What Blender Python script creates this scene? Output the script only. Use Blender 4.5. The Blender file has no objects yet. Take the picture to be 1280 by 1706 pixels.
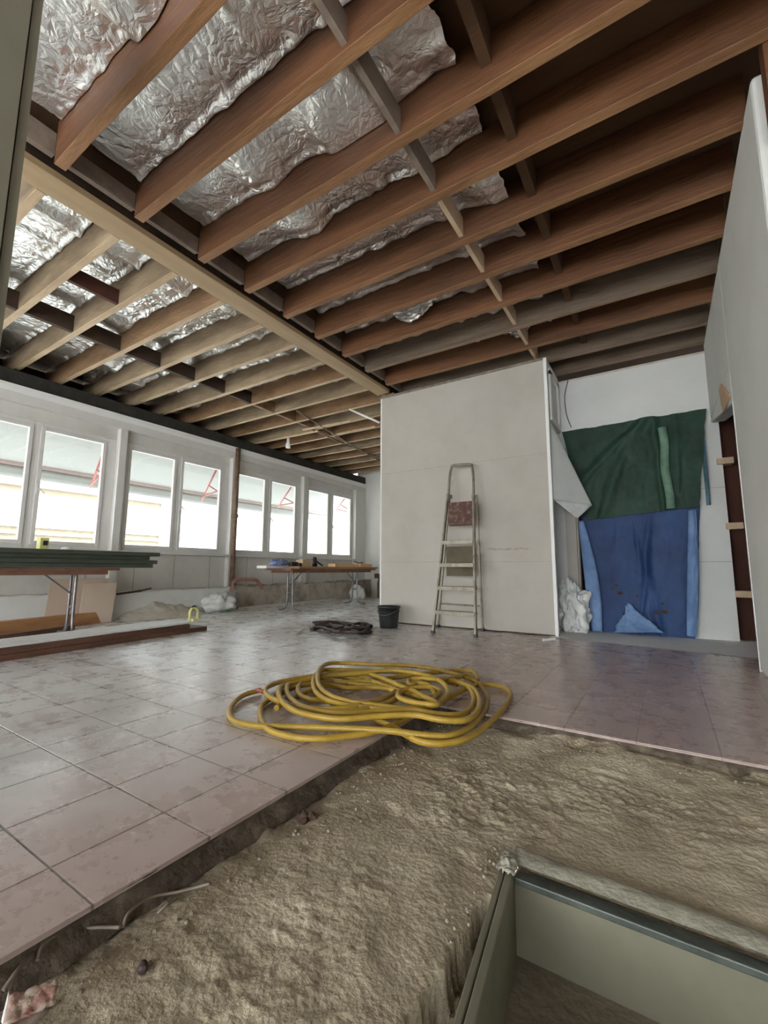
import bpy, math, random
from mathutils import Vector, Matrix, noise
random.seed(7)
C = bpy.context.scene
COL = C.collection
# ------------------------------------------------------------ camera
YAW, PIT, ROL, FPX = math.radians(32.54), math.radians(7.4), math.radians(.25), 726.0
CAM = Vector((0, 0, .75))
_cy, _sy = math.cos(YAW), math.sin(YAW)
FW = Vector((-_sy*math.cos(PIT), _cy*math.cos(PIT), math.sin(PIT)))
_r = Vector((_cy, _sy, 0)); _u = _r.cross(FW)
RT = math.cos(ROL)*_r + math.sin(ROL)*_u
UP = -math.sin(ROL)*_r + math.cos(ROL)*_u
cd = bpy.data.cameras.new('camera'); cam = bpy.data.objects.new('camera', cd); COL.objects.link(cam)
cd.sensor_fit = 'VERTICAL'; cd.sensor_height = 24; cd.lens = FPX/1706*24; cd.clip_start = .02
m3 = Matrix((RT, UP, -FW)).transposed()
cam.matrix_world = Matrix.Translation(CAM) @ m3.to_4x4()
C.camera = cam
def at(x, y, ax, v):
    "point seen at photo pixel x,y on the plane axis ax = v"
    d = FW + RT*(x-640)/FPX - UP*(y-853)/FPX
    return CAM + d*((v-CAM[ax])/d[ax])
# ------------------------------------------------------------ light
w = bpy.data.worlds.new('sky'); C.world = w; w.use_nodes = True
bg = w.node_tree.nodes['Background']; bg.inputs[0].default_value = (.93, .97, 1, 1); bg.inputs[1].default_value = 7.0
sd = bpy.data.lights.new('sun', 'SUN'); sd.energy = 8; sd.angle = .05; sd.color = (1, .97, .92)
sun = bpy.data.objects.new('sun', sd); COL.objects.link(sun)
sun.rotation_euler = Vector((-.62, .25, -.74)).to_track_quat('-Z', 'Y').to_euler()
vs = C.view_settings; vs.view_transform = 'Standard'; vs.look = 'None'; vs.gamma = 1; vs.use_curve_mapping = False
vs.exposure = .95
# ------------------------------------------------------------ materials
def mat(name, c1, c2=None, rough=.7, scale=4, bump=0, bscale=None, metal=0, detail=5, stretch=(1, 1, 1), c3=None, dist=.02, spec=.5):
    m = bpy.data.materials.new(name); m.use_nodes = True
    N, L = m.node_tree.nodes, m.node_tree.links
    b = N['Principled BSDF']; b.inputs['Roughness'].default_value = rough; b.inputs['Metallic'].default_value = metal
    b.inputs['Specular IOR Level'].default_value = spec
    b.inputs['Base Color'].default_value = (*c1, 1)
    g = N.new('ShaderNodeNewGeometry'); mp = N.new('ShaderNodeMapping'); mp.inputs['Scale'].default_value = stretch
    L.new(g.outputs['Position'], mp.inputs['Vector'])
    if c2:
        n = N.new('ShaderNodeTexNoise'); n.inputs['Scale'].default_value = scale; n.inputs['Detail'].default_value = detail; n.inputs['Roughness'].default_value = .65
        L.new(mp.outputs[0], n.inputs['Vector'])
        r = N.new('ShaderNodeValToRGB'); r.color_ramp.elements[0].position = .32; r.color_ramp.elements[1].position = .68
        r.color_ramp.elements[0].color = (*c1, 1); r.color_ramp.elements[1].color = (*c2, 1)
        if c3:
            e = r.color_ramp.elements.new(.5); e.color = (*c3, 1)
        L.new(n.outputs['Fac'], r.inputs['Fac']); L.new(r.outputs['Color'], b.inputs['Base Color'])
    if bump:
        n2 = N.new('ShaderNodeTexNoise'); n2.inputs['Scale'].default_value = bscale or scale*3; n2.inputs['Detail'].default_value = 6
        L.new(mp.outputs[0], n2.inputs['Vector'])
        bp = N.new('ShaderNodeBump'); bp.inputs['Strength'].default_value = bump; bp.inputs['Distance'].default_value = dist
        L.new(n2.outputs['Fac'], bp.inputs['Height']); L.new(bp.outputs[0], b.inputs['Normal'])
    return m
M = {}
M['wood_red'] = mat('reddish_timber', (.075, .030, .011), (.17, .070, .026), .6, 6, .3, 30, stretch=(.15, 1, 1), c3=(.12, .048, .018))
M['under_red'] = mat('lit_reddish_underside', (.20, .095, .038), (.36, .19, .085), .6, 6, .3, 30, stretch=(.2, 1, 1))  # lighter than the joist sides: light on the underside is put into the colour
M['under_tan'] = mat('clean_lit_tan_underside', (.42, .29, .16), (.62, .47, .30), .6, 5, .3, 30, stretch=(.3, 1, 1))  # cleaner tan wood, with light on the underside painted in too
M['under_grey'] = mat('lit_grey_underside', (.22, .14, .09), (.36, .25, .17), .6, 5, .3, 30, stretch=(.3, 1, 1))  # light on the underside painted in, as for the reddish joists
M['wood_grey'] = mat('grey_timber', (.085, .06, .04), (.18, .13, .09), .8, 6, .3, 30, stretch=(.15, 1, 1))
M['wood_tan'] = mat('tan_timber', (.16, .11, .065), (.36, .27, .17), .7, 5, .3, 30, stretch=(.3, 1, 1), c3=(.25, .18, .11))
M['wood_tan2'] = mat('brown_tan_timber', (.14, .075, .035), (.32, .19, .10), .7, 5, .3, 30, stretch=(.3, 1, 1), c3=(.22, .125, .06))
M['beam'] = mat('beam_timber', (.34, .235, .125), (.46, .33, .19), .6, 5, .15, 30, stretch=(1, .12, 1))
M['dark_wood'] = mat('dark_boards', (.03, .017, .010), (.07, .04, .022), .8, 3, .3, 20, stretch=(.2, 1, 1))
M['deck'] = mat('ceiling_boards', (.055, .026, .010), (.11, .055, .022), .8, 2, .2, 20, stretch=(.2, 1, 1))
M['pale_wood'] = mat('pale_timber', (.50, .36, .22), (.68, .52, .36), .7, 6, .2, 30)
M['grey_block'] = mat('grey_blocking', (.17, .13, .10), (.28, .22, .17), .8, 6, .2, 30)
M['plank_brown'] = mat('brown_plank', (.07, .032, .018), (.16, .075, .045), .6, 8, .3, 30, stretch=(1, .2, 1))
M['plank_orange'] = mat('orange_plank', (.36, .17, .07), (.50, .27, .12), .6, 8, .3, 30, stretch=(1, .2, 1))
M['dusty_white'] = mat('dusty_white_board', (.72, .72, .69), (.84, .84, .82), .6, 6)
M['wall'] = mat('white_paint', (.68, .67, .63), (.74, .73, .69), .75, 2.5, .1, 14)
M['plaster'] = mat('dirty_plaster', (.455, .42, .365), (.52, .485, .43), .85, 1.6, .15, 12)
M['plaster2'] = mat('pale_plaster', (.66, .665, .63), (.73, .735, .70), .85, 1.6, .15, 12)
M['bead'] = mat('white_edge_bead', (.85, .85, .82), None, .5)
M['frame'] = mat('window_paint', (.70, .68, .65), (.76, .745, .71), .45, 3)
M['panel'] = mat('sill_panel', (.60, .575, .53), (.70, .68, .63), .6, 2.5)
M['concrete'] = mat('rough_concrete', (.24, .19, .14), (.55, .50, .43), .95, 3.2, .8, 14, c3=(.42, .37, .30), dist=.05)
M['mortar'] = mat('broken_mortar', (.06, .045, .03), (.20, .16, .115), .95, 14, .8, 40, c3=(.11, .085, .06))
M['pit'] = mat('trench_lining', (.15, .142, .095), (.20, .19, .13), .7, 3, .1, 20)
M['curb'] = mat('grey_curb_concrete', (.26, .25, .19), (.40, .385, .30), .9, 9, .4, 50)
M['pit_rim'] = mat('steel_rim', (.055, .065, .055), (.13, .145, .125), .45, 9, .2, 40, metal=.3)
M['pit_floor'] = mat('dusty_pit_floor', (.16, .14, .10), (.24, .21, .15), .9, 8, .3, 40)
M['steel'] = mat('tarnished_aluminium', (.20, .17, .125), (.37, .335, .27), .45, 14, .1, 40, metal=.45)
M['hose'] = mat('yellow_hose_rubber', (.34, .21, .022), (.45, .29, .04), .45, 14, .1, 60)
M['red'] = mat('red_fitting', (.30, .07, .04), None, .5)
M['black'] = mat('black_plastic', (.018, .02, .02), (.035, .037, .036), .45, 8)
M['cable'] = mat('dark_rubber_cable', (.028, .016, .014), (.06, .034, .03), .6, 20)
M['rust'] = mat('rusty_pipe', (.13, .075, .05), (.26, .16, .11), .8, 12, .4, 40)
M['redpipe'] = mat('red_pipe', (.30, .12, .09), (.42, .22, .18), .6, 12)
M['green_dark'] = mat('dark_green_board', (.035, .045, .03), (.06, .07, .05), .6, 6)
M['table_brown'] = mat('brown_tabletop', (.16, .075, .045), (.24, .12, .08), .5, 6)
M['leg_steel'] = mat('grey_tube_steel', (.16, .15, .15), (.26, .25, .26), .35, 12, metal=.6)
M['beige'] = mat('beige_board', (.62, .48, .37), (.68, .55, .44), .8, 2)
M['sheet'] = mat('dusty_sheet', (.50, .45, .37), (.66, .61, .53), .9, 5, .5, 20)
M['plastic'] = mat('crumpled_plastic', (.62, .63, .60), (.82, .83, .80), .25, 6, .3, 20)
M['cloth'] = mat('white_cloth', (.72, .74, .70), (.80, .81, .77), .8, 3, .1, 20)
M['blue_print'] = mat('blue_cloth', (.10, .14, .34), (.30, .36, .55), .6, 22)
M['lime'] = mat('yellow_green_paint', (.62, .60, .20), (.72, .70, .34), .5, 8)
M['orange'] = mat('orange_wood', (.72, .42, .20), (.80, .55, .32), .6, 8)
M['skin_wood'] = mat('raw_wood_patch', (.55, .36, .22), (.66, .46, .31), .8, 9)
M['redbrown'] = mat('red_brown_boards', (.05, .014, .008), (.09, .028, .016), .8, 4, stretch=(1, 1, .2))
M['awn_red'] = mat('awning_arm_paint', (.33, .085, .075), None, .5)
M['awn_bar'] = mat('awning_bar', (.32, .24, .22), None, .6)
M['brick'] = mat('cream_brick', (.145, .115, .078), (.19, .155, .11), .9, 3)
M['street_white'] = mat('white_render', (.30, .30, .30), None, .9)
M['street_glass'] = mat('street_glass', (.045, .075, .095), None, .5)
M['asphalt'] = mat('asphalt', (.42, .42, .41), (.48, .48, .47), .9, 3)
M['stain'] = mat('wall_stain', (.33, .28, .22), (.50, .45, .38), .9, 20)
M['dust_floor'] = mat('dusty_screed', (.82, .81, .78), (.92, .91, .88), .8, 5, .2, 20)

def nodes(m): return m.node_tree.nodes, m.node_tree.links
# tarpaulin, foil, awning, glass, tile, dirt get their own node trees
def foil_mat():
    m = bpy.data.materials.new('aluminium_foil'); m.use_nodes = True; N, L = nodes(m); b = N['Principled BSDF']
    b.inputs['Metallic'].default_value = .9; b.inputs['Roughness'].default_value = .29; b.inputs['Base Color'].default_value = (.95, .95, .94, 1)
    g = N.new('ShaderNodeNewGeometry'); n = N.new('ShaderNodeTexNoise'); n.inputs['Scale'].default_value = 6; n.inputs['Detail'].default_value = 6; n.inputs['Distortion'].default_value = 1.6
    v = N.new('ShaderNodeTexVoronoi'); v.inputs['Scale'].default_value = 14; v.feature = 'DISTANCE_TO_EDGE'
    vm = N.new('ShaderNodeMixRGB'); vm.blend_type = 'ADD'; vm.inputs[0].default_value = .12
    L.new(g.outputs['Position'], n.inputs['Vector']); L.new(g.outputs['Position'], vm.inputs[1]); L.new(n.outputs['Color'], vm.inputs[2]); L.new(vm.outputs[0], v.inputs['Vector'])
    a = N.new('ShaderNodeMath'); a.operation = 'ADD'; L.new(n.outputs['Fac'], a.inputs[0]); L.new(v.outputs['Distance'], a.inputs[1])
    bp = N.new('ShaderNodeBump'); bp.inputs['Strength'].default_value = .55; bp.inputs['Distance'].default_value = .022
    L.new(a.outputs[0], bp.inputs['Height']); L.new(bp.outputs[0], b.inputs['Normal'])
    return m
M['foil'] = foil_mat()
def tarp_mat(name, c1, c2, sc):
    m = mat(name, c1, c2, .62, sc, .25, 7, stretch=(1, 1, .8), dist=.02, detail=8, spec=.35); return m
M['green_tarp'] = tarp_mat('green_tarpaulin', (.008, .026, .015), (.022, .064, .040), 3)
M['blue_tarp'] = tarp_mat('blue_tarpaulin', (.014, .030, .085), (.034, .080, .21), 1.6)
M['blue_light'] = tarp_mat('lit_blue_tarpaulin', (.10, .18, .36), (.24, .38, .62), 3)  # brighter copy of the blue tarp, light on its folds painted in
M['teal'] = tarp_mat('teal_tarpaulin', (.05, .12, .14), (.14, .26, .32), 5)
M['green_light'] = tarp_mat('pale_green_tarpaulin', (.07, .15, .10), (.20, .31, .22), 6)
def glass_mat():
    m = bpy.data.materials.new('window_glass'); m.use_nodes = True; N, L = nodes(m); N.remove(N['Principled BSDF'])
    t = N.new('ShaderNodeBsdfTransparent'); t.inputs[0].default_value = (.94, .96, .95, 1); g = N.new('ShaderNodeBsdfGlossy'); g.inputs['Roughness'].default_value = .03
    x = N.new('ShaderNodeMixShader'); x.inputs[0].default_value = .06
    L.new(t.outputs[0], x.inputs[1]); L.new(g.outputs[0], x.inputs[2]); L.new(x.outputs[0], N['Material Output'].inputs[0]); return m
M['glass'] = glass_mat()
def awning_mat():
    m = bpy.data.materials.new('awning_fabric'); m.use_nodes = True; N, L = nodes(m); b = N['Principled BSDF']
    d = N.new('ShaderNodeBsdfDiffuse'); d.inputs[0].default_value = (.38, .385, .37, 1)
    t = N.new('ShaderNodeBsdfTranslucent'); t.inputs[0].default_value = (.20, .21, .20, 1)
    x = N.new('ShaderNodeMixShader'); x.inputs[0].default_value = .25
    L.new(d.outputs[0], x.inputs[1]); L.new(t.outputs[0], x.inputs[2]); L.new(x.outputs[0], N['Material Output'].inputs[0]); return m
M['awning'] = awning_mat()
def tile_mat():
    m = bpy.data.materials.new('pink_floor_tiles'); m.use_nodes = True; N, L = nodes(m); b = N['Principled BSDF']; b.inputs['Specular IOR Level'].default_value = .95
    g = N.new('ShaderNodeNewGeometry'); s = N.new('ShaderNodeSeparateXYZ'); L.new(g.outputs['Position'], s.inputs[0])
    def math_(op, a, b_=None, v=None):
        n = N.new('ShaderNodeMath'); n.operation = op
        (L.new(a, n.inputs[0]) if not isinstance(a, (int, float)) else setattr(n.inputs[0], 'default_value', a))
        if b_ is not None: (L.new(b_, n.inputs[1]) if not isinstance(b_, (int, float)) else setattr(n.inputs[1], 'default_value', b_))
        return n.outputs[0]
    T = .3
    ux = math_('DIVIDE', math_('SUBTRACT', s.outputs[0], -1.352), T); uy = math_('DIVIDE', math_('SUBTRACT', s.outputs[1], .864), T)
    def edge(u_):
        f = math_('FRACT', math_('ADD', u_, 100.0)); return math_('SUBTRACT', .5, math_('ABSOLUTE', math_('SUBTRACT', f, .5)))
    e = math_('MINIMUM', edge(ux), edge(uy))
    wn = N.new('ShaderNodeTexNoise'); wn.inputs['Scale'].default_value = 60; L.new(g.outputs['Position'], wn.inputs['Vector'])
    gr = N.new('ShaderNodeMapRange'); gr.inputs[1].default_value = .005; gr.inputs[2].default_value = .013; L.new(e, gr.inputs[0])
    cb = N.new('ShaderNodeCombineXYZ'); L.new(math_('FLOOR', ux), cb.inputs[0]); L.new(math_('FLOOR', uy), cb.inputs[1])
    wt = N.new('ShaderNodeTexWhiteNoise'); L.new(cb.outputs[0], wt.inputs['Vector'])
    n1 = N.new('ShaderNodeTexNoise'); n1.inputs['Scale'].default_value = 5.5; n1.inputs['Detail'].default_value = 8; n1.inputs['Roughness'].default_value = .7; L.new(g.outputs['Position'], n1.inputs['Vector'])
    r1 = N.new('ShaderNodeValToRGB'); r1.color_ramp.elements[0].position = .30; r1.color_ramp.elements[0].color = (0, 0, 0, 1); r1.color_ramp.elements[1].position = .80; L.new(n1.outputs['Fac'], r1.inputs[0])
    # base pink, per tile tone, dust film with painted glare
    t1 = N.new('ShaderNodeMixRGB'); t1.inputs[1].default_value = (.40, .265, .22, 1); t1.inputs[2].default_value = (.45, .315, .27, 1); L.new(wt.outputs['Value'], t1.inputs[0])
    t2 = N.new('ShaderNodeMixRGB'); t2.inputs[2].default_value = (.72, .73, .72, 1); L.new(t1.outputs[0], t2.inputs[1])
    # dust film, stronger to the left, where window glare is put into the colour
    mr = N.new('ShaderNodeMapRange'); mr.inputs[1].default_value = -1.0; mr.inputs[2].default_value = -3.2; mr.inputs[3].default_value = .30; mr.inputs[4].default_value = 1.5; L.new(s.outputs[0], mr.inputs[0])
    L.new(math_('MULTIPLY', math_('ADD', math_('MULTIPLY', r1.outputs[0], .50), .36), mr.outputs[0]), t2.inputs[0])
    t3 = N.new('ShaderNodeMixRGB'); L.new(gr.outputs[0], t3.inputs[0]); L.new(t2.outputs[0], t3.inputs[2])
    gc = N.new('ShaderNodeMixRGB'); gc.inputs[1].default_value = (.11, .085, .065, 1); gc.inputs[2].default_value = (.36, .27, .23, 1); L.new(gc.outputs[0], t3.inputs[1])
    gm = N.new('ShaderNodeMapRange'); gm.inputs[1].default_value = -1.5; gm.inputs[2].default_value = -.7; L.new(s.outputs[0], gm.inputs[0]); L.new(gm.outputs[0], gc.inputs[0])
    L.new(t3.outputs[0], b.inputs['Base Color'])
    rr = N.new('ShaderNodeMapRange'); rr.inputs[3].default_value = .21; rr.inputs[4].default_value = .40; L.new(r1.outputs[0], rr.inputs[0]); L.new(rr.outputs[0], b.inputs['Roughness'])
    hh = math_('ADD', gr.outputs[0], math_('MULTIPLY', n1.outputs['Fac'], .6))
    bp = N.new('ShaderNodeBump'); bp.inputs['Strength'].default_value = .5; bp.inputs['Distance'].default_value = .004; L.new(hh, bp.inputs['Height']); L.new(bp.outputs[0], b.inputs['Normal'])
    return m
M['tile'] = tile_mat()
def dirt_mat():
    m = mat('sandy_ground', (.30, .25, .165), (.54, .475, .345), .95, 6.0, .9, 70, detail=10, c3=(.42, .36, .25), dist=.008); return m
M['dirt'] = dirt_mat()
M['crumb'] = mat('mortar_crumbs', (.16, .13, .09), (.42, .37, .29), .95, 30)
M['clod'] = mat('dark_clod', (.06, .035, .025), (.12, .075, .055), .95, 30)
M['ledge'] = mat('dark_ledge', (.018, .018, .014), (.04, .038, .03), .9, 6)  # near-black colour for the band above the windows
M['strip'] = mat('dusty_plastic_strip', (.20, .165, .12), (.30, .26, .20), .6, 9)

# ------------------------------------------------------------ mesh helpers
def tag(o, label=None, cat=None, group=None, kind=None):
    if label: o['label'] = label
    if cat: o['category'] = cat
    if group: o['group'] = group
    if kind: o['kind'] = kind
    return o
class MB:
    def __init__(s): s.v = []; s.f = []; s.sm = []
    def add(s, vs, fs, smooth=False):
        k = len(s.v); s.v += [tuple(p) for p in vs]; s.f += [tuple(i+k for i in f) for f in fs]; s.sm += [smooth]*len(fs)
    def box(s, a, b):
        x0, x1 = sorted((a[0], b[0])); y0, y1 = sorted((a[1], b[1])); z0, z1 = sorted((a[2], b[2]))
        s.add([(x0, y0, z0), (x1, y0, z0), (x1, y1, z0), (x0, y1, z0), (x0, y0, z1), (x1, y0, z1), (x1, y1, z1), (x0, y1, z1)],
              [(0, 3, 2, 1), (4, 5, 6, 7), (0, 1, 5, 4), (1, 2, 6, 5), (2, 3, 7, 6), (3, 0, 4, 7)]); return s
    def obox(s, p, q, wid, th, upv=(0, 0, 1)):
        "bar from p to q, width along side, thickness along up"
        p, q = Vector(p), Vector(q); d = (q-p).normalized(); sd_ = d.cross(Vector(upv))
        if sd_.length < 1e-4: sd_ = Vector((1, 0, 0))
        sd_.normalize(); u_ = sd_.cross(d); vs = []
        for e in (p, q):
            for a, b in ((-1, -1), (1, -1), (1, 1), (-1, 1)): vs.append(e+sd_*a*wid/2+u_*b*th/2)
        s.add(vs, [(0, 1, 2, 3), (7, 6, 5, 4), (0, 4, 5, 1), (1, 5, 6, 2), (2, 6, 7, 3), (3, 7, 4, 0)]); return s
    def tube(s, pts, r, n=8, cap=True, closed=False):
        pts = [Vector(p) for p in pts]; L_ = len(pts); k = len(s.v); up = None
        for i, p in enumerate(pts):
            a = pts[i-1] if i else (pts[-1] if closed else p); b = pts[(i+1) % L_] if (i < L_-1 or closed) else p
            t = (b-a).normalized()
            if up is None:
                up = Vector((0, 0, 1)) if abs(t.z) < .9 else Vector((1, 0, 0))
            x = t.cross(up).normalized(); up = x.cross(t).normalized()
            rr = r[i] if isinstance(r, (list, tuple)) else r
            for j in range(n):
                an = 2*math.pi*j/n; s.v.append(tuple(p+(x*math.cos(an)+up*math.sin(an))*rr))
        for i in range(L_ if closed else L_-1):
            for j in range(n):
                a = k+i*n+j; b = k+i*n+(j+1) % n; c = k+((i+1) % L_)*n+(j+1) % n; d = k+((i+1) % L_)*n+j
                s.f.append((a, b, c, d)); s.sm.append(True)
        if cap and not closed:
            s.f.append(tuple(k+j for j in range(n))[::-1]); s.sm.append(False); s.f.append(tuple(k+(L_-1)*n+j for j in range(n))); s.sm.append(False)
        return s
    def lathe(s, c, prof, n=24, axis='Z'):
        k = len(s.v)
        for r, z in prof:
            for j in range(n):
                a = 2*math.pi*j/n; s.v.append((c[0]+r*math.cos(a), c[1]+r*math.sin(a), c[2]+z))
        for i in range(len(prof)-1):
            for j in range(n):
                s.f.append((k+i*n+j, k+i*n+(j+1) % n, k+(i+1)*n+(j+1) % n, k+(i+1)*n+j)); s.sm.append(True)
        return s
    def grid(s, fn, nu, nv):
        k = len(s.v)
        for j in range(nv+1):
            for i in range(nu+1): s.v.append(tuple(fn(i/nu, j/nv)))
        for j in range(nv):
            for i in range(nu):
                a = k+j*(nu+1)+i; s.f.append((a, a+1, a+nu+2, a+nu+1)); s.sm.append(True)
        return s
    def build(s, name, m, parent=None, bevel=0, solid=0, orig=None):
        vs_ = s.v
        if parent is not None and orig is None: orig = parent.matrix_basis.translation if False else Vector(parent.get('_o', (0, 0, 0)))
        me = bpy.data.meshes.new(name)
        o_ = orig or Vector((0, 0, 0))
        me.from_pydata([tuple(Vector(p)-o_) for p in vs_], [], s.f); me.update()
        me.polygons.foreach_set('use_smooth', s.sm)
        me.materials.append(M[m]); o = bpy.data.objects.new(name, me); COL.objects.link(o)
        if parent is not None: o.parent = parent
        if solid: md = o.modifiers.new('solid', 'SOLIDIFY'); md.thickness = solid; md.offset = 0
        if bevel: md = o.modifiers.new('bevel', 'BEVEL'); md.width = bevel; md.segments = 2; md.limit_method = 'ANGLE'
        return o
def empty(name, loc, label, cat, group=None):
    o = bpy.data.objects.new(name, None); COL.objects.link(o); o.location = loc; o.empty_display_size = .1
    return tag(o, label, cat, group)
def part(mb, name, m, parent, **k): return mb.build(name, m, parent, orig=Vector(parent.location), **k)
def sub(mb, name, m, parent, root, **k): return mb.build(name, m, parent, orig=Vector(root.location), **k)
def struct(o): o['kind'] = 'structure'; return o
def top(mb, name, m, label, cat, group=None, loc=None, **k):
    if loc is None:
        xs, ys, zs = zip(*mb.v); loc = ((min(xs)+max(xs))/2, (min(ys)+max(ys))/2, min(zs))
    o = mb.build(name, m, None, orig=Vector(loc), **k); o.location = loc; return tag(o, label, cat, group)
def spline(pts, n=10, closed=False):
    P_ = [Vector(p) for p in pts]; out = []; L_ = len(P_)
    rng = range(L_ if closed else L_-1)
    for i in rng:
        if closed: a, b, c, d = P_[i-1], P_[i], P_[(i+1) % L_], P_[(i+2) % L_]
        else: a, b, c, d = P_[max(i-1, 0)], P_[i], P_[i+1], P_[min(i+2, L_-1)]
        for k in range(n):
            t = k/n; out.append(.5*((2*b)+(c-a)*t+(2*a-5*b+4*c-d)*t*t+(3*b-a-3*c+d)*t**3))
    if not closed: out.append(P_[-1])
    return out
def fbm(x, y, z=0, o=4): return noise.fractal(Vector((x, y, z)), .9, 2.1, o)
ORD = ['first', 'second', 'third', 'fourth', 'fifth', 'sixth', 'seventh', 'eighth', 'ninth', 'tenth', 'eleventh', 'twelfth', 'thirteenth', 'fourteenth', 'fifteenth', 'sixteenth', 'seventeenth', 'eighteenth', 'nineteenth', 'twentieth']

# ------------------------------------------------------------ floor
XS, YS, YB, G = -1.13, 2.31, -1.2, -.075         # step edges and ground level
XW, XR, YR, YF = -6.9, .56, 6.03, 9.87          # window wall, right wall, recess wall, far wall
fl = MB()
def slab(x0, x1, y0, y1): fl.box((x0, y0, -.012), (x1, y1, 0))
slab(-7.2, XS, -5, YF+.1); slab(XS, 4.5, YS, 5.3); slab(XS, 4.5, -5, YB); slab(3.0, 4.5, YB, YS)
struct(fl.build('floor', 'tile'))
sc = MB().box((-7.2, -5, -.2), (XS-.03, YF+.1, -.013)); sc.box((XS-.03, YS+.03, -.2), (4.5, 5.3, -.013)); sc.box((XS, -5, -.2), (4.5, YB, -.013)); sc.box((3.03, YB, -.2), (4.5, YS+.03, -.013))
struct(sc.build('floor_screed', 'mortar'))
top5 = MB().grid(lambda u, v: (XS+u*3.2, 4.98+.20*max(0, 1-u*3.2/1.6)*(1-v)+v*3.8, .002*fbm(u*12, v*6)+.003), 60, 60)
struct(top5.build('floor_recess', 'dust_floor'))
# ragged broken edge of screed under the tiles
def ragged(p, q, nrm, seed, name):
    p, q = Vector(p), Vector(q); Ln = (q-p).length; nu = int(Ln/.012); nrm = Vector(nrm)
    def f(u, v):
        b = p.lerp(q, u); k = fbm(u*Ln*5, v*1.5, seed); k2 = fbm(u*Ln*28, v*5, seed+3)
        out = .002-.045*math.sin(math.pi*min(1, v*1.4))*(.6+.5*k)+.030*max(0, v-.75)*4*(.5+k)*.5+.007*k2*min(1, v*3)
        return b+nrm*out+Vector((0, 0, -.004-v*.085))
    o = MB().grid(f, nu, 7).build(name, 'mortar'); return o
struct(ragged((XS, YB, 0), (XS, YS, 0), (1, 0, 0), 1, 'trim_1'))
struct(ragged((XS, YS, 0), (3, YS, 0), (0, -1, 0), 5, 'trim_2'))
# pit dimensions
PX, PY = at(850, 1452, 2, G)[:2]
SL = .13                                          # the side lining runs slightly askew
def ground(x, y):
    d = min(x-XS, YS-y)
    big = .020*fbm(x*1.3, y*1.3, 2); mid = .012*fbm(x*6, y*6, 4)
    rough = max(.08, min(1, .55+1.0*fbm(x*1.1+3, y*1.1, 9)))*max(.15, min(1, (d-.12)/.3))
    fine = noise.fractal(Vector((x*24, y*24, 1)), .6, 2.1, 4)
    h = big*.8+mid*.6+rough*.0075*fine
    n = noise.noise(Vector((x*34, y*34, 7)))
    if n > .18: h += (n-.18)*.015*rough
    n = noise.noise(Vector((x*60, y*60, 3)))
    if n > .2: h += (n-.2)*.012*rough
    n = noise.noise(Vector((x*9, y*9, 17)))
    if n > .42: h -= (n-.42)*.03
    h += .018*max(0, .14-d)/.14*(fbm(x*7, y*7, 30)-.2)-.012*max(0, .10-d)/.10
    h += .045*max(0, min(1, (x+1.0)/.5))*math.exp(-(YS-y)/.22)
    gapw = .010+.075*max(0, min(1, (1.18-y)/.45))+.014*fbm(y*11, 3)
    gd_ = (PX-.03+.13*(PY-y))-x
    if y < 1.20 and -.06 < gd_ < gapw+.008 and x < .1: return G+h*.3-.10*min(1, (gapw+.008-gd_)/.008)*min(1, (1.20-y)/.03)+.012*fine
    flat = min(1, max(0, (math.hypot(max(0, PX-.02-x), max(0, y-PY-.06)))/.12))
    return G+h*(.12+.88*flat)-.012*(1-flat)
gv, gf = [], []; nx, ny = 440, 400; x0, x1, y0, y1 = XS-.04, 3.05, YB-.02, YS+.04
gx = [x0+(1.2-x0)*(i/360) if i <= 360 else 1.2+(x1-1.2)*(i-360)/80 for i in range(nx+1)]
gy = [y0+(.2-y0)*(j/40) if j <= 40 else .2+(y1-.2)*(j-40)/360 for j in range(ny+1)]
T = .035                                         # pit wall thickness
for y in gy:
    for x in gx: gv.append((x, y, ground(x, y)))
for j in range(ny):
    for i in range(nx):
        xm, ym = (gx[i]+gx[i+1])/2, (gy[j]+gy[j+1])/2
        if xm > PX-.006+max(0, SL*(PY-ym)) and ym < PY+.05 and xm < 1.35 and ym > -.75: continue
        a = j*(nx+1)+i; gf.append((a, a+1, a+nx+2, a+nx+1))
g = MB(); g.add(gv, gf, True); gd = struct(g.build('floor_ground', 'dirt'))
sb = MB().box((PX, PY+.037, -.4), (1.4, PY+.16, -.105)).box((XS-.2, YB-.2, -.75), (PX-.16, YS+.2, -.13)); struct(sb.build('floor_subsoil', 'mortar'))
gp = MB().grid(lambda u, v: (PX-.17+u*.17, -.75+v*2.0, -.17+.05*fbm(u*4, v*26, 3)), 16, 140)
struct(gp.build('floor_gap_rubble', 'mortar'))
# lined pit
pt = empty('inspection_pit', (PX, PY, -.36), 'rectangular sunken pit with olive lining and dark steel rim in the sandy ground', 'pit')
D = -.285

def askew(xa, xb, ya, yb, z0, z1):
    m_ = MB(); q = [(x+PX+SL*(PY-y), y, z) for z in (z0, z1) for (x, y) in ((xa, ya), (xb, ya), (xb, yb), (xa, yb))]
    m_.add(q, [(0, 3, 2, 1), (4, 5, 6, 7), (0, 1, 5, 4), (1, 2, 6, 5), (2, 3, 7, 6), (3, 0, 4, 7)]); return m_
part(askew(-.010, .010, -.7, PY+.012, D, G+.004), 'side_lining', 'pit', pt, bevel=.003)
part(askew(-.030, -.014, -.7, PY+.004, D, G-.002), 'side_lining', 'pit', pt, bevel=.003)
part(askew(-.014, -.010, -.7, PY-.01, D, G-.012), 'gap_strip', 'pit_rim', pt)
part(MB().box((PX-.012, PY+.012, D), (1.3, PY+.036, G-.028)), 'end_lining', 'pit', pt)
part(MB().box((1.3, -.7, D), (1.33, PY+.036, G)), 'far_side_lining', 'pit', pt)
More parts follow.
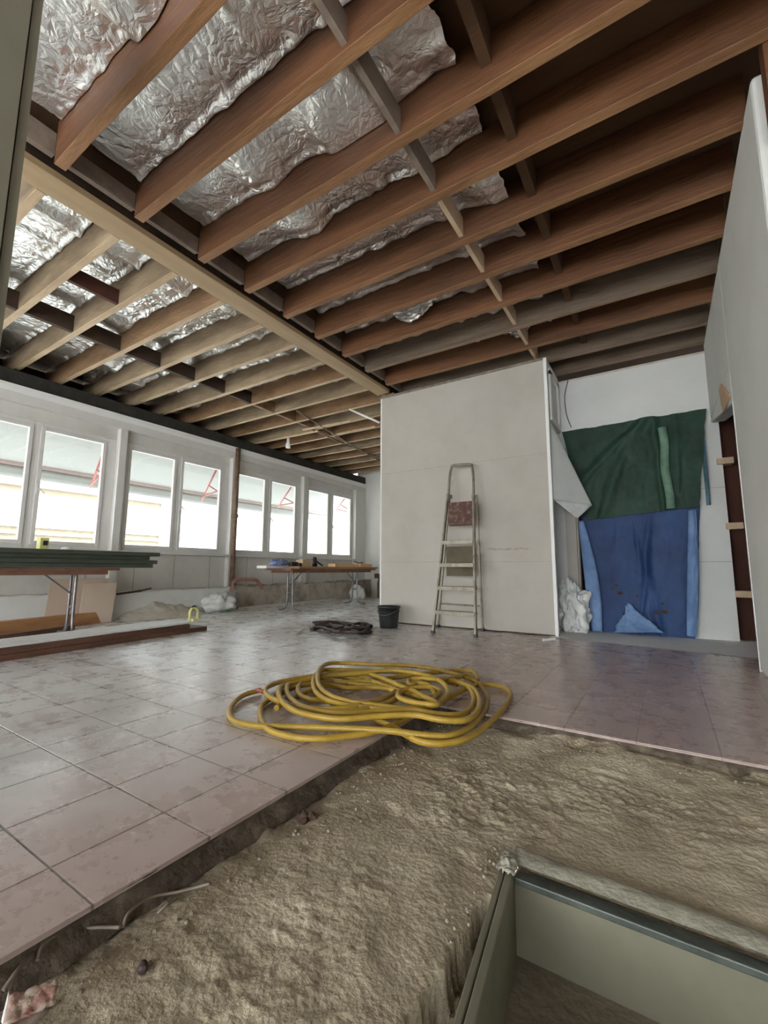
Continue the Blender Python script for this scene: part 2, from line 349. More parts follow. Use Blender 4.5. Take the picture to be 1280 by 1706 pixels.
part(MB().box((PX-.04, -.73, D), (1.33, -.7, G)), 'near_lining', 'pit', pt)
part(MB().box((PX-.04, -.73, D-.03), (1.33, PY+.036, D)), 'pit_floor', 'pit_floor', pt)
rim = MB().box((PX+.012, PY-.004, G-.026), (1.3, PY+.034, G-.008)); part(rim, 'rim_ledge', 'pit_rim', pt, bevel=.003)
def curb(u, v):
    x = PX-.01+u*1.35; y = PY+.034+.085*v+.010*fbm(x*9, 3)*v
    return (x, y, G+.004+.010*math.sin(math.pi*v)-.02*max(0, v-.8)*5*.5+.0025*fbm(x*18, y*30, 2))
part(MB().grid(curb, 120, 12), 'concrete_curb', 'curb', pt)
pc_ = MB().grid(lambda u, v: (PX-.035+.05*u+.010*fbm(u*4, v*7, 1), PY-.02+.09*v+.01*fbm(u*5, v*3, 4), G+.006+.018*math.sin(3.1*u)*math.sin(3.1*v)+.006*fbm(u*6, v*9, 2)), 14, 20); part(pc_, 'broken_corner', 'curb', pt)

# ------------------------------------------------------------ window wall
H = 3.33
wl = MB()
bays = []                                         # (y0, y1, [(pane y0,y1),(..)])
base = [(3.40, 5.38, (3.524, 4.242), (4.424, 5.167)), (5.50, 7.37, (5.573, 6.27), (6.472, 7.184)), (7.52, 9.40, (7.64, 8.34), (8.55, 9.27)),
        (1.30, 3.29, (1.47, 2.186), (2.368, 3.099))]
for k in range(1, 4): base.append((1.30-2.1*k, 3.29-2.1*k, (1.47-2.1*k, 2.186-2.1*k), (2.368-2.1*k, 3.099-2.1*k)))
base.sort()
ZT, ZH, ZS, ZP = 3.08, 2.87, 1.02, .40
wl.box((XW, -5, ZH), (XW-.3, YF, ZT))
prev = -5
for b in base:
    wl.box((XW, prev, 0), (XW-.3, b[0], ZH)); prev = b[1]
wl.box((XW, prev, 0), (XW-.3, YF, ZH))
struct(wl.build('wall_left', 'wall', bevel=.006))
low = MB()
for b in base:
    low.box((XW-.10, b[0], 0), (XW-.3, b[1], ZS-.045))
    low.box((XW-.10, b[0], 2.70), (XW-.3, b[1], ZH))
struct(low.build('wall_left_panel', 'panel'))
tr = MB().box((XW+.035, -5, ZT-.035), (XW-.05, YF, ZT)); tr.box((XW+.018, -5, ZT-.10), (XW, YF, ZT-.035)); struct(tr.build('trim_3', 'bead'))
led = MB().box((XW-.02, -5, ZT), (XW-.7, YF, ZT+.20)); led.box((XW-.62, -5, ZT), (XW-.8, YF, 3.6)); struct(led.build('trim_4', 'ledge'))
# vertical seams and concrete plinth
seam = MB()
for y in (3.02, 3.70, 4.36, 5.05, 5.9, 6.6, 7.15, 7.9, 8.6): seam.box((XW-.099, y-.006, ZP), (XW-.104+.006, y+.006, ZS-.05))
struct(seam.build('trim_5', 'stain'))
def plinth(ya, yb, name, m, zt, ragged_top):
    def f(u, v):
        y = ya+(yb-ya)*u
        tp = zt+(.05*fbm(y*3, 1, 5)+.03*fbm(y*11, 2, 6) if ragged_top else .01*fbm(y*3, 1))
        if v < .7: z = tp*v/.7; x = XW+.20+.015*fbm(y*4, z*4, 2)-.01*z
        else: z = tp+.02*fbm(y*6, v*6); x = XW+.20-(v-.7)/.3*.32
        return (x, y, z)
    return MB().grid(f, int((yb-ya)*25), 20).build(name, m)
struct(plinth(-5, 5.42, 'baseboard_left', 'plaster2', .40, False))
struct(plinth(5.42, 9.87, 'baseboard_left_far', 'concrete', .42, True))
struct(MB().box((XW+.2, 5.45, 0), (XW+.26, 8.3, .035)).build('trim_6', 'panel'))
wn = 0
for bi, b in enumerate(base):
    for pi, p in enumerate(b[2:]):
        wn += 1
        o = empty('window_%d' % wn, (XW-.13, (p[0]+p[1])/2, ZS), None, None); o['kind'] = 'structure'
        z0, z1 = 1.10, 2.595
        ya = b[0] if pi == 0 else (b[2][1]+b[3][0])/2; yb = (b[2][1]+b[3][0])/2 if pi == 0 else b[1]
        fr = MB(); X0, X1 = XW-.10, XW-.17
        fr.box((X0, ya, ZS-.04), (X1, p[0]-.045, 2.70)).box((X0, p[1]+.045, ZS-.04), (X1, yb, 2.70)).box((X0, p[0]-.045, z1+.045), (X1, p[1]+.045, 2.70)).box((X0, p[0]-.045, ZS-.04), (X1, p[1]+.045, z0-.045))
        part(fr, 'window_frame', 'frame', o, bevel=.004)
        sh = MB(); X0 = XW-.085; X1 = XW-.14
        sh.box((X0, p[0]-.05, z0-.05), (X1, p[0], z1+.05)).box((X0, p[1], z0-.05), (X1, p[1]+.05, z1+.05)).box((X0, p[0], z1), (X1, p[1], z1+.05)).box((X0, p[0], z0-.05), (X1, p[1], z0))
        s_ = part(sh, 'sash', 'frame', o, bevel=.006)
        part(MB().box((XW-.115, p[0], z0), (XW-.119, p[1], z1)), 'window_pane', 'glass', o)
        if pi == 1:
            hb = MB().box((XW-.085, p[0]-.04, 1.72), (XW-.07, p[0]-.015, 1.86)); hb.obox((XW-.06, p[0]-.028, 1.80), (XW-.06, p[0]+.05, 1.73), .02, .012)
            part(hb, 'window_handle', 'frame', o, bevel=.003)
    sl = MB().box((XW+.03, b[0], ZS-.055), (XW-.12, b[1], ZS-.02)); struct(sl.build('window_sill', 'frame', bevel=.005))

# ------------------------------------------------------------ other walls
struct(MB().box((-7.2, YF, 0), (-3.0, YF+.2, 3.6)).build('wall_far', 'wall'))
pl_, pr_ = -3.43, -1.05
YP = 5.29
pw = MB().box((pl_, YP, .015), (pr_, YP+.05, 3.31)); struct(pw.build('wall_partition', 'plaster', bevel=.004))
pb = MB().box((pl_-.0, YP+.05, 0), (pl_+.1, YF, 3.31)); pb.box((pl_+.1, YR+.16, 0), (-1.1, YR+.26, 3.3)); struct(pb.build('wall_partition_side', 'plaster2'))
ps = MB().box((pr_-.05, YP+.05, 2.55), (pr_, YR, 3.31)); struct(ps.build('wall_partition_return', 'plaster2'))
struct(MB().box((pr_-.03, YP-.006, 0), (pr_+.008, YP+.06, 3.31)).build('trim_7', 'bead', bevel=.003))
struct(MB().box((pl_-.02, YP-.012, 3.285), (pr_-.03, YP+.05, 3.315)).build('trim_8', 'steel'))
struct(MB().box((pl_-.01, YP-.004, 0), (pl_+.012, YP+.05, 3.30)).build('trim_9', 'bead'))
sm = MB()                                         # board seams, scrape and dark foot gap
sm.box((pl_, YP-.0015, .835), (pr_, YP, .842)).box((pl_, YP-.0015, 2.12), (pr_, YP, 2.126))
struct(sm.build('trim_10', 'stain'))
stn = MB(); a = at(812, 918, 1, YP); c = at(886, 916, 1, YP)
stn.grid(lambda u, v: (a.x+(c.x-a.x)*u, YP-.003-.002*abs(fbm(u*20, v)), a.z+.02+(v-.5)*(.022+.02*fbm(u*9, 2))+.012*fbm(u*6, 5)), 60, 2)
struct(stn.build('trim_11', 'stain'))
sk = MB().box((pl_, YP+.02, 0), (pr_, YP+.05, .016)); struct(sk.build('trim_12', 'dark_wood'))
# recess wall with doorway (behind the tarps)
DX0, DX1, DZ = -.96, .16, 2.35
bw = MB().box((-1.2, YR, 0), (DX0, YR+.15, 3.27)).box((DX0, YR, DZ), (DX1, YR+.15, 3.27)).box((DX1, YR, 0), (.63, YR+.15, 3.27))
struct(bw.build('wall_back', 'plaster2'))
struct(MB().box((-1.2, YR-.004, 3.25), (XR, YR+.15, 3.275)).build('trim_13', 'sheet'))
struct(MB().box((.22, YR-.002, .838), (.63, YR, .844)).box((.35, YR-.002, 1.66), (.63, YR, 1.665)).build('trim_14', 'stain'))
# dark rooms beyond
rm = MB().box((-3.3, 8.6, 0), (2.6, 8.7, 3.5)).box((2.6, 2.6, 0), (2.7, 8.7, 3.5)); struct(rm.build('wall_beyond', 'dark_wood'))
# right wall with opening
OY0, OY1, OZ = 4.38, 5.94, 2.26
rw = MB().box((XR, 2.74, 0), (XR+.14, OY0, 3.36)).box((XR, OY0, 2.45), (XR+.14, OY1+.1, 3.36)); rw.add([(XR, OY0, 2.10), (XR+.14, OY0, 2.10), (XR+.14, OY1+.1, 2.41), (XR, OY1+.1, 2.41), (XR, OY0, 2.45), (XR+.14, OY0, 2.45), (XR+.14, OY1+.1, 2.45), (XR, OY1+.1, 2.45)], [(0, 3, 2, 1), (4, 5, 6, 7), (0, 1, 5, 4), (1, 2, 6, 5), (2, 3, 7, 6), (3, 0, 4, 7)]); rw.box((XR+.14, 2.74, 0), (4.6, 2.9, 3.4))
struct(rw.build('wall_right', 'plaster2', bevel=.02))
struct(MB().box((XR-.004, OY0-.02, 0), (XR+.144, OY0+.008, 2.10)).build('trim_15', 'bead'))
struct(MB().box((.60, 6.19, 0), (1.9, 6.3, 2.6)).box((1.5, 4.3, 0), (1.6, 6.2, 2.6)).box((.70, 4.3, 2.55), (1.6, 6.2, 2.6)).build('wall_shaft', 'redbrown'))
struct(MB().box((4.6, -5.2, 0), (4.75, 2.9, 3.6)).build('wall_right_near', 'wall'))
rb = MB().box((-7.2, -5.2, 0), (-4.6, -5, 3.6)).box((1.8, -5.2, 0), (4.6, -5, 3.6)).box((-4.6, -5.2, 2.3), (1.8, -5, 3.6)); struct(rb.build('wall_rear', 'wall'))  # unseen wall; its opening is added and sized to let in frontal light
# near post
ps_ = MB().box((-2.34, .10, 0), (-2.0, .478, 3.34)).box((-2.33, .486, 0), (-2.012, .516, 3.34)).box((-2.3, .2, 0), (-2.03, .5, 3.3))
M['post'] = mat('grey_green_paint', (.22, .205, .15), (.25, .24, .175), .6, 3)
top(ps_, 'post', 'post', 'grey green painted post standing close to the camera at the upper left corner', 'post')

# ------------------------------------------------------------ ceiling
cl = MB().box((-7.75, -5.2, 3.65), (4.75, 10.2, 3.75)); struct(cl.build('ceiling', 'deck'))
bm = empty('main_beam', (-3.32, 2.5, H), 'long tan main beam running from the post to the partition, carrying the joists', 'beam')
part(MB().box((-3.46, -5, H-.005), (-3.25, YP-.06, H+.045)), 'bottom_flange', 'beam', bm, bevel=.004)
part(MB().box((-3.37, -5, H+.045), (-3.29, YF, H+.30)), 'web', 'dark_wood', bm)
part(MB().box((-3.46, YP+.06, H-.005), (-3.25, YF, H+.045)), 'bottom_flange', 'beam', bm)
rY = [.99, 1.50, 2.03, 2.51, 3.01, 3.50, 4.00, 4.49, 4.99, 5.47, 5.93]
rmats = ['wood_red']*6+['wood_red', 'wood_grey', 'wood_red', 'wood_grey', 'wood_grey']
nR = len(rY)
def joist(xa, xb, y, m, label, group, zb=H, hgt=.31, wd=.068):
    mb = MB(); n = max(2, int(abs(xb-xa)/.35)); ph = random.random()*9
    vs_, fs = [], []
    for i in range(n+1):
        x = xa+(xb-xa)*i/n; dy = .006*noise.noise(Vector((x*.9, ph, 0))); dz = .004*noise.noise(Vector((x*.8, ph, 5)))
        for (a, b) in ((-1, 0), (1, 0), (1, 1), (-1, 1)): vs_.append((x, y+dy+a*wd/2, zb+dz+b*hgt))
    for i in range(n):
        for k in range(4):
            a, b = i*4+k, i*4+(k+1) % 4; fs.append((a, b, b+4, a+4))
    fs += [(3, 2, 1, 0), (n*4, n*4+1, n*4+2, n*4+3)]
    mb.add(vs_, fs); o = top(mb, 'ceiling_joist', m, label, 'joist', group, bevel=.004)
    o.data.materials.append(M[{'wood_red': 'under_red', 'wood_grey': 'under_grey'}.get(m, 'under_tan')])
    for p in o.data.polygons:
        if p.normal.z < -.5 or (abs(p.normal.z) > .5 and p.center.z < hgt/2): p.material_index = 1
    return o
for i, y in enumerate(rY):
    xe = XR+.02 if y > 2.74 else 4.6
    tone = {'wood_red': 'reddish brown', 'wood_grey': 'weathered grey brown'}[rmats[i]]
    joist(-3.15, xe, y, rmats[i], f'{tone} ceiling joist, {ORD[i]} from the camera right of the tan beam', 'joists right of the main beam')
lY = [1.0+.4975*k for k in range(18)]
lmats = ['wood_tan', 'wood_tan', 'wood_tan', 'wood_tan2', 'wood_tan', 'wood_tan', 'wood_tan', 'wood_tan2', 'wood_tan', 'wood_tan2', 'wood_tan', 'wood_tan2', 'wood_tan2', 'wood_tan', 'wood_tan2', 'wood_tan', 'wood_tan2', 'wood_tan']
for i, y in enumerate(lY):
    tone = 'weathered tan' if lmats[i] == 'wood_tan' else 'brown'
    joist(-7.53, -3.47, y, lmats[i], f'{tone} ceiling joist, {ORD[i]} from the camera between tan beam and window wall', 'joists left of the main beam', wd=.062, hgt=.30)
# foil blankets
def foil(xa, xb, ya, yb, seed, label, group, sag=.02, torn=False):
    L_ = xb-xa
    def f(u, v):
        x = xa+L_*u; y = ya+(yb-ya)*v
        z = 3.605+.012*fbm(x*3, y*3, seed)+.006*abs(noise.noise(Vector((x*14, y*14, seed))))
        z -= sag*.6*math.sin(math.pi*v)
        e = min(v, 1-v)
        z += .022*fbm(x*7, y*7, seed+4)*(e < .15)-.015*(e < .08)
        # the blanket hangs in folds here and there and droops at its end
        k = noise.noise(Vector((x*1.7, seed*3.1, 0)))
        z -= max(0, k-.36)*.40*(1-abs(v-.75)*.9)
        w_ = math.exp(-((x-(xb-.52))/.05)**2); z -= .035*w_+.02*math.exp(-((x-(xb-.9))/.03)**2)
        if xb > -3: z -= .045*max(0, 1-(xb-x)/.25)*(.5+fbm(y*6, seed))
        return (x+.02*fbm(y*8, seed, 2)*(u > .98), y, min(3.64, max(z, H+(.205 if xb < -3 else .16))))
    mb = MB().grid(f, int(L_*42), 22)
    return top(mb, 'foil_insulation', 'foil', label, 'insulation', group)
for i in range(-1, nR-1):
    ya = rY[i]+.042 if i >= 0 else .52; yb = rY[i+1]-.042
    lab = f'crumpled silver foil between {ORD[i]} and {ORD[i+1]} joists right of the tan beam' if i >= 0 else 'crumpled silver foil above the near post, in front of the first right joist'
    foil(-3.08, -.80 if i < 6 else -.88, ya, yb, i+3, lab, 'foil right of the main beam')
for i in range(-1, 11):
    ya = lY[i]+.040 if i >= 0 else .52; yb = lY[i+1]-.040
    lab = f'bright foil between {ORD[i]} and {ORD[i+1]} joists beside the windows' if i >= 0 else 'bright foil behind the near post beside the windows'
    foil(-7.2, -3.5, ya, yb, i+33, lab, 'foil left of the main beam', sag=.0)
# torn foil hanging
def rag(p, wdt, hgt, seed, label):
    p = Vector(p)
    def f(u, v): return (p.x+wdt*(u-.5)*(1-v*.35)+.03*fbm(u*4, v*4, seed), p.y-.01+.035*fbm(u*6, v*6, seed+2)-.04*v, p.z-hgt*v*(.6+.4*math.sin(u*3.1)))
    top(MB().grid(f, 26, 18), 'foil_scrap', 'foil', label, 'foil scrap', 'torn foil hanging between joists')
rag((-2.10, 3.90, 3.58), .55, .20, 2, 'torn foil flap drooping below the joists above the partition')
rag((-1.25, 4.93, 3.56), .25, .12, 6, 'small torn foil piece beside the pale blocks near the partition top')
# blocking
for i in range(nR-1):
    b = MB().box((-3.20, rY[i]+.034, H+.07), (-3.155, rY[i+1]-.034, H+.20)); b.box((-3.155, rY[i]+.034, H+.055), (-3.14, rY[i+1]-.034, H+.075))
    top(b, 'timber_blocking', 'grey_block', f'dark grey block against the tan beam, between {ORD[i]} and {ORD[i+1]} right joists', 'timber block', 'blocks along the main beam')
    if i <= 8:
        b = MB().box((-1.20, rY[i]+.034, H+.03), (-1.165, rY[i+1]-.034, H+.19))
        top(b, 'bridging_board', 'grey_block' if i < 3 else 'pale_wood', f'thin bridging board under the foil between {ORD[i]} and {ORD[i+1]} right joists', 'bridging board', 'thin bridging under the foil')
        b = MB().box((-.66, rY[i]+.034, H+.11), (-.60, rY[i+1]-.034, H+.315))
        top(b, 'solid_blocking', 'deck', f'brown block beyond the foil edge between {ORD[i]} and {ORD[i+1]} right joists', 'timber block', 'blocks beyond the foil edge')
b = MB().box((-3.20, .1, H+.07), (-3.155, rY[0]-.034, H+.225)); top(b, 'timber_blocking', 'grey_block', 'dark grey block against the tan beam, beside the near post', 'timber block', 'blocks along the main beam')
for i in range(0, 12):
    b = MB().box((-5.40, lY[i]+.031, H+.008), (-5.345, lY[i+1]-.031, H+.195))
    top(b, 'dark_blocking', 'dark_wood' if i < 7 else 'wood_tan2', f'dark wood block midway between {ORD[i]} and {ORD[i+1]} window side joists', 'timber block', 'blocks between window side joists')
b = MB().box((-4.42, lY[1]+.031, H+.005), (-4.38, lY[2]-.031, H+.15)); top(b, 'nogging', 'redbrown', 'lone dark red brown block between two window side joists near the tan beam', 'timber block')
# cables, conduit and laths under the ceiling
p1 = at(583, 682, 1, 5.6); p2 = at(634, 704, 1, YP+.3)
top(MB().tube([at(583, 682, 1, 5.25), at(632, 704, 1, 5.25)], .016, 10), 'conduit_pipe', 'bead', 'short white conduit sticking out left of the partition top', 'pipe')
pc = empty('hanging_cable', at(481, 672, 1, 6.0), 'whitish cable and lamp holder hanging from joists in front of the far windows', 'cable')
q0, q1, q2 = at(481, 668, 1, 6.0), at(483, 705, 1, 6.0), at(480, 722, 1, 6.0)
part(MB().tube(spline([q0, at(486, 688, 1, 6.0), q1, q2], 8), .012, 6), 'cable', 'sheet', pc)
part(MB().lathe(at(480, 746, 1, 6.0), [(.0, 0), (.05, 0), (.05, .07), (.03, .10), (.03, .20), (0, .20)], 12), 'lamp_holder', 'bead', pc)
for k, (a, b) in enumerate((((494, 684), (640, 772)), ((520, 716), (640, 765)))):
    pa = at(*a, 2, H-.012); pb_ = at(*b, 2, H-.012)
    top(MB().tube(spline([pa, pa.lerp(pb_, .5)+Vector((0, 0, -.02)), pb_], 8), .014, 6), 'ceiling_wire', 'wood_tan', ['upper of two thin wires stretched under the far joists', 'lower of two thin wires stretched under the far joists'][k], 'wire')
for k, (a, b) in enumerate((((420, 740), (530, 718)), ((505, 716), (585, 702)), ((560, 724), (625, 711)))):
    pa = at(*a, 2, H-.02); pb_ = at(*b, 2, H-.02)
    top(MB().obox(pa, pb_, .05, .02), 'broken_lath', 'pale_wood', ['leftmost broken pale lath nailed under the far joists', 'middle broken pale lath nailed under the far joists', 'rightmost broken pale lath nailed under the far joists by the partition'][k], 'lath')

# ------------------------------------------------------------ pipes at the window wall
dp = MB().tube([(XW+.05, 5.44, 0), (XW+.05, 5.44, ZT-.02)], .045, 12); dp.tube([(XW+.05, 5.44, 1.7), (XW+.05, 5.44, 1.76)], .06, 12)
top(dp, 'downpipe', 'rust', 'rusty brown vertical pipe between the second and third window groups', 'pipe')
zz = lambda x, y: at(x, y, 0, XW+.23)
hp = MB().tube(spline([zz(386, 985), zz(389, 970), zz(400, 965), zz(425, 966), zz(432, 972), zz(437, 981)], 8), .03, 10)
top(hp, 'bent_pipe', 'redpipe', 'red brown bent pipe arching above the rough plinth beside the rusty pipe', 'pipe')
cb = MB().obox(zz(194, 990), zz(236, 984), .02, .03); cb.obox(zz(236, 984), zz(252, 980), .015, .02)
top(cb, 'crowbar', 'cable', 'dark crowbar lying along the white plinth behind the near table', 'crowbar')

# ------------------------------------------------------------ stepladder
lad = empty('stepladder', (-2.1, 5.0, 0), 'aluminium stepladder with a stained red top step standing before the partition', 'stepladder')
YL0, YL1 = 4.73, 5.03
def lf(x, y):                                     # point on the leaning front plane
    t = (1057-y)/220*.30; return at(x, y, 1, YL0+t)
fl0, fl1 = lf(722, 1056), lf(793, 1061); ft0, ft1 = lf(747, 823), lf(789, 823); hh0, hh1 = lf(752, 781), lf(787, 779)
fl0.z = .0; fl1.z = .0
def rail(pts, w_=.022, t_=.05):
    mb = MB()
    for a, b in zip(pts, pts[1:]): mb.obox(a, b, w_, t_, upv=(0, 1, .2))
    return mb
part(rail([fl0, ft0]), 'front_rail', 'steel', lad, bevel=.003)
part(rail([fl1, ft1]), 'front_rail', 'steel', lad, bevel=.003)
part(MB().tube(spline([ft0+Vector((0, 0, -.12)), lf(749, 800), hh0, lf(756, 775.5), lf(783, 774), hh1, lf(789, 800), ft1+Vector((0, 0, -.12))], 6), .017, 8), 'top_hoop', 'steel', lad)
rl0, rl1 = at(735, 1044, 2, .0), at(806, 1051, 2, .0)
rl0.y = rl1.y = 5.24
rt0, rt1 = ft0+Vector((.0, .05, .0)), ft1+Vector((.02, .05, 0))
part(rail([rl0, rt0], .02, .028), 'rear_leg', 'steel', lad, bevel=.002)
part(rail([rl1, rt1], .02, .028), 'rear_leg', 'steel', lad, bevel=.002)
for k in (.18, .55): part(rail([rl0.lerp(rt0, k), rl1.lerp(rt1, k)], .015, .025), 'rear_brace', 'steel', lad)
for y, xl, xr in ((1018, 727, 793), (978, 731, 792.5), (940, 735, 791), (903, 739, 790)):
    a, b = lf(xl, y), lf(xr, y)
    mb = MB().box((a.x, a.y-.045, a.z-.018), (b.x, a.y+.055, a.z+.012)); mb.box((a.x, a.y-.047, a.z-.034), (b.x, a.y-.041, a.z+.012))
    part(mb, 'tread', 'steel', lad, bevel=.003)
M['stained'] = mat('red_stained_step', (.07, .03, .022), (.26, .17, .13), .7, 14, .2, 40, c3=(.10, .045, .032))
a, b = lf(748, 838), lf(786, 874)
tp = tag(part(MB().box((a.x, a.y-.02, b.z), (b.x, a.y+.01, a.z)), 'platform', 'stained', lad, bevel=.004), 'red stained fold-up platform')
a, b = at(744, 911, 1, 5.12), at(789, 960, 1, 5.12)
M['olive'] = mat('olive_board', (.10, .085, .05), (.15, .13, .08), .8, 6)
part(MB().box((a.x, 5.11, b.z), (b.x, 5.125, a.z)), 'back_panel', 'olive', lad)
for s in (ft0, ft1): part(MB().obox(s+Vector((0, -.02, -.05)), s+Vector((.0, .09, -.02)), .03, .05), 'hinge', 'leg_steel', lad)
for p in (fl0, fl1, rl0, rl1): part(MB().box((p.x-.018, p.y-.025, 0), (p.x+.018, p.y+.025, .035)), 'foot', 'black', lad)

# ------------------------------------------------------------ bucket
bk = at(641, 1047, 2, 0); bk = Vector((bk.x-.0, bk.y+.10, 0))
B = empty('bucket', bk, 'black plastic bucket on the floor left of the ladder', 'bucket')
k = .30
part(MB().lathe(bk, [(0, .004), (.105, .004), (.112, 0), (.116, .01), (.140, .25), (.148, .25), (.152, .262), (.148, .275), (.139, .272), (.112, .02), (0, .015)], 32), 'bucket_body', 'black', B)
part(MB().tube([bk+Vector((.150*math.cos(t), -.150*abs(math.sin(t))*.98, .255-.09*math.sin(t))) for t in [math.pi*j/16 for j in range(17)]], .004, 6), 'bucket_handle', 'leg_steel', B)
part(MB().lathe(bk+Vector((0, 0, .20)), [(.138, 0), (.143, 0), (.143, .01), (.139, .01)], 32), 'ridge', 'black', B)

# ------------------------------------------------------------ dark cable heap
ch = empty('cable_bundle', at(565, 1048, 2, 0), 'tangle of dark brown cables lying on the tiles left of the bucket', 'cables')
random.seed(3)
for k in range(9):
    x = 512+random.random()*30; pts = []
    for j in range(6):
        xx = x+j*(16+random.random()*6); yy = 1050-6*math.sin(j*.9+k)-k*1.2+random.uniform(-3, 3)
        pts.append(at(min(xx, 619), max(1036, min(1053, yy)), 2, .02+.055*random.random()*(0 < j < 5)))
    part(MB().tube(spline(pts, 8), .014+.010*(k % 3 == 0), 8), 'cable', 'cable', ch)
part(MB().tube(spline([at(493, 1058, 2, .01), at(500, 1052, 2, .012), at(512, 1047, 2, .03), at(520, 1044, 2, .05)], 6), .008, 6), 'cable_end', 'sheet', ch)

# ------------------------------------------------------------ yellow hose
hz = empty('yellow_hose', at(620, 1185, 2, 0), 'coiled dusty yellow hose lying on the tiles at the step edge', 'hose')
def hq(x, y, z):                                   # from the close-up crop frame of the photograph
    X, Y = 340+x/2.286, 1060+y/2.286
    return at(X, Y, 2, z)
path = [(215, 205, .022), (150, 225, .02), (108, 262, .018), (98, 300, .018), (130, 328, .018), (230, 343, .02), (380, 346, .025), (520, 351, .03), (700, 360, .035), (850, 378, .03), (950, 375, .03), (1030, 335, .025), (1075, 265, .022), (1072, 215, .025),
        (1020, 165, .035), (900, 130, .045), (780, 112, .055), (650, 108, .06), (540, 103, .06), (470, 105, .07), (436, 135, .08), (438, 185, .075), (480, 225, .07), (560, 250, .065), (650, 262, .06), (760, 275, .055), (860, 268, .05), (920, 235, .055), (925, 195, .07), (880, 160, .085), (800, 140, .085), (720, 130, .08),
        (600, 140, .07), (450, 155, .055), (340, 180, .045), (290, 195, .05), (290, 235, .055), (330, 275, .06), (400, 300, .06), (520, 315, .06), (660, 305, .06), (800, 300, .065), (900, 318, .065), (990, 320, .06), (1040, 290, .055), (1050, 240, .055), (1020, 195, .06), (940, 170, .06), (860, 165, .065), (790, 185, .065), (782, 168, .07), (830, 160, .08), (900, 165, .08),
        (1000, 150, .04), (1040, 170, .03), (1025, 135, .03), (950, 132, .03), (820, 145, .04), (640, 165, .03), (460, 150, .03), (330, 165, .03), (240, 195, .03), (250, 230, .035), (330, 262, .045), (440, 278, .055), (560, 270, .06), (680, 238, .05), (730, 205, .045), (690, 180, .04), (600, 172, .04), (520, 175, .04), (420, 165, .035),
        (300, 215, .02), (225, 260, .018), (215, 300, .018), (240, 350, .018), (320, 380, .018), (430, 390, .02), (560, 378, .02), (680, 355, .02), (800, 300, .02), (920, 240, .03), (1040, 185, .03), (1130, 192, .02), (1168, 220, .018), (1140, 275, .018), (1080, 335, .016), (1010, 385, .016), (920, 408, .016), (830, 402, .016), (760, 370, .016), (700, 335, .018),
        (600, 300, .02), (480, 250, .03), (400, 240, .04), (360, 215, .04), (370, 180, .04), (440, 150, .04), (560, 145, .04), (760, 215, .05), (840, 235, .055), (900, 215, .06), (860, 195, .07), (760, 205, .07), (740, 230, .07), (790, 250, .07), (880, 250, .07)]
for (dx, dy, k0, k1) in ((14, -13, 32, 48), (-22, 12, 14, 30), (30, 16, 58, 74)):
    path += [(520+(x-520)*.93+dx, 235+(y-235)*.9+dy, z*.6+.018) for x, y, z in path[k0:k1]]
sp_ = spline([hq(*p) for p in path], 9)
part(MB().tube(sp_, .0142, 12), 'hose_tube', 'hose', hz)
part(MB().tube([hq(195, 205, .03), hq(225, 210, .03), hq(240, 222, .03)], [.010, .013, .010], 8), 'hose_coupling', 'red', hz)

# ------------------------------------------------------------ folding tables
def table(name, x0, x1, y0, y1, label, m, loc):
    t = empty(name, loc, label, 'table', 'folding trestle tables')
    part(MB().box((x0, y0, .715), (x1, y1, .745)), 'tabletop', m, t, bevel=.004)
    part(MB().box((x0+.06, y0+.10, .67), (x1-.06, y1-.10, .715)), 'apron', m, t)
    xm = (x0+x1)/2
    for ye, s in ((y0+.32, 1), (y1-.32, -1)):
        lg = MB()
        for sx in (-1, 1):
            lg.tube(spline([(xm+sx*.06, ye, .68), (xm+sx*.06, ye, .40), (xm+sx*.07, ye, .12), (xm+sx*.13, ye, .035), (xm+sx*.26, ye, .018)], 6), .017, 8)
        l_ = part(lg, 'leg', 'leg_steel', t)
        part(MB().obox((xm, ye, .45), (xm, ye+s*.30, .69), .02, .014), 'leg_brace', 'leg_steel', t)
        lb = MB().box((xm-.07, ye-.012, .30), (xm+.07, ye+.012, .33)); part(lb, 'crosspiece', 'leg_steel', t)
    return t
table('folding_table', -5.95, -5.25, .35, 2.62, 'brown folding table near the left edge under a stack of dark green boards', 'table_brown', (-5.6, 1.5, 0))
table('folding_table', -5.92, -5.28, 5.38, 7.95, 'brown folding table cluttered with planks and tools near the far windows', 'table_brown', (-5.6, 6.7, 0))
# boards on near table
for k, (dx, ye) in enumerate(((0, 2.96), (.02, 3.00), (-.01, 2.92), (.03, 3.02))):
    z = .747+k*.046
    top(MB().box((-5.92+dx, .2, z), (-5.18+dx, ye, z+.044)), 'green_board', 'green_dark', ['lowest', 'second lowest', 'second from top', 'topmost'][k]+' dark green board of the stack on the near folding table', 'board', 'dark green boards on the near table', bevel=.004)
lv = at(70, 905, 0, -5.6)
L2 = empty('level_box', (-5.6, lv.y, .932), 'small yellow green box with dark eye on the dark green boards', 'box')
part(MB().box((-5.66, lv.y-.03, .932), (-5.56, lv.y+.05, 1.06)), 'box_body', 'lime', L2, bevel=.006)
part(MB().box((-5.559, lv.y-.005, .98), (-5.553, lv.y+.035, 1.03)), 'dark_eye', 'black', L2)
wv = at(112, 912, 0, -5.55)
wb = MB().lathe((-5.55, wv.y, .932), [(0, 0), (.05, 0), (.06, .015), (.045, .035), (0, .042)], 16); top(wb, 'dust_lump', 'cloth', 'small white lump on the dark green boards right of the yellow box', 'lump')
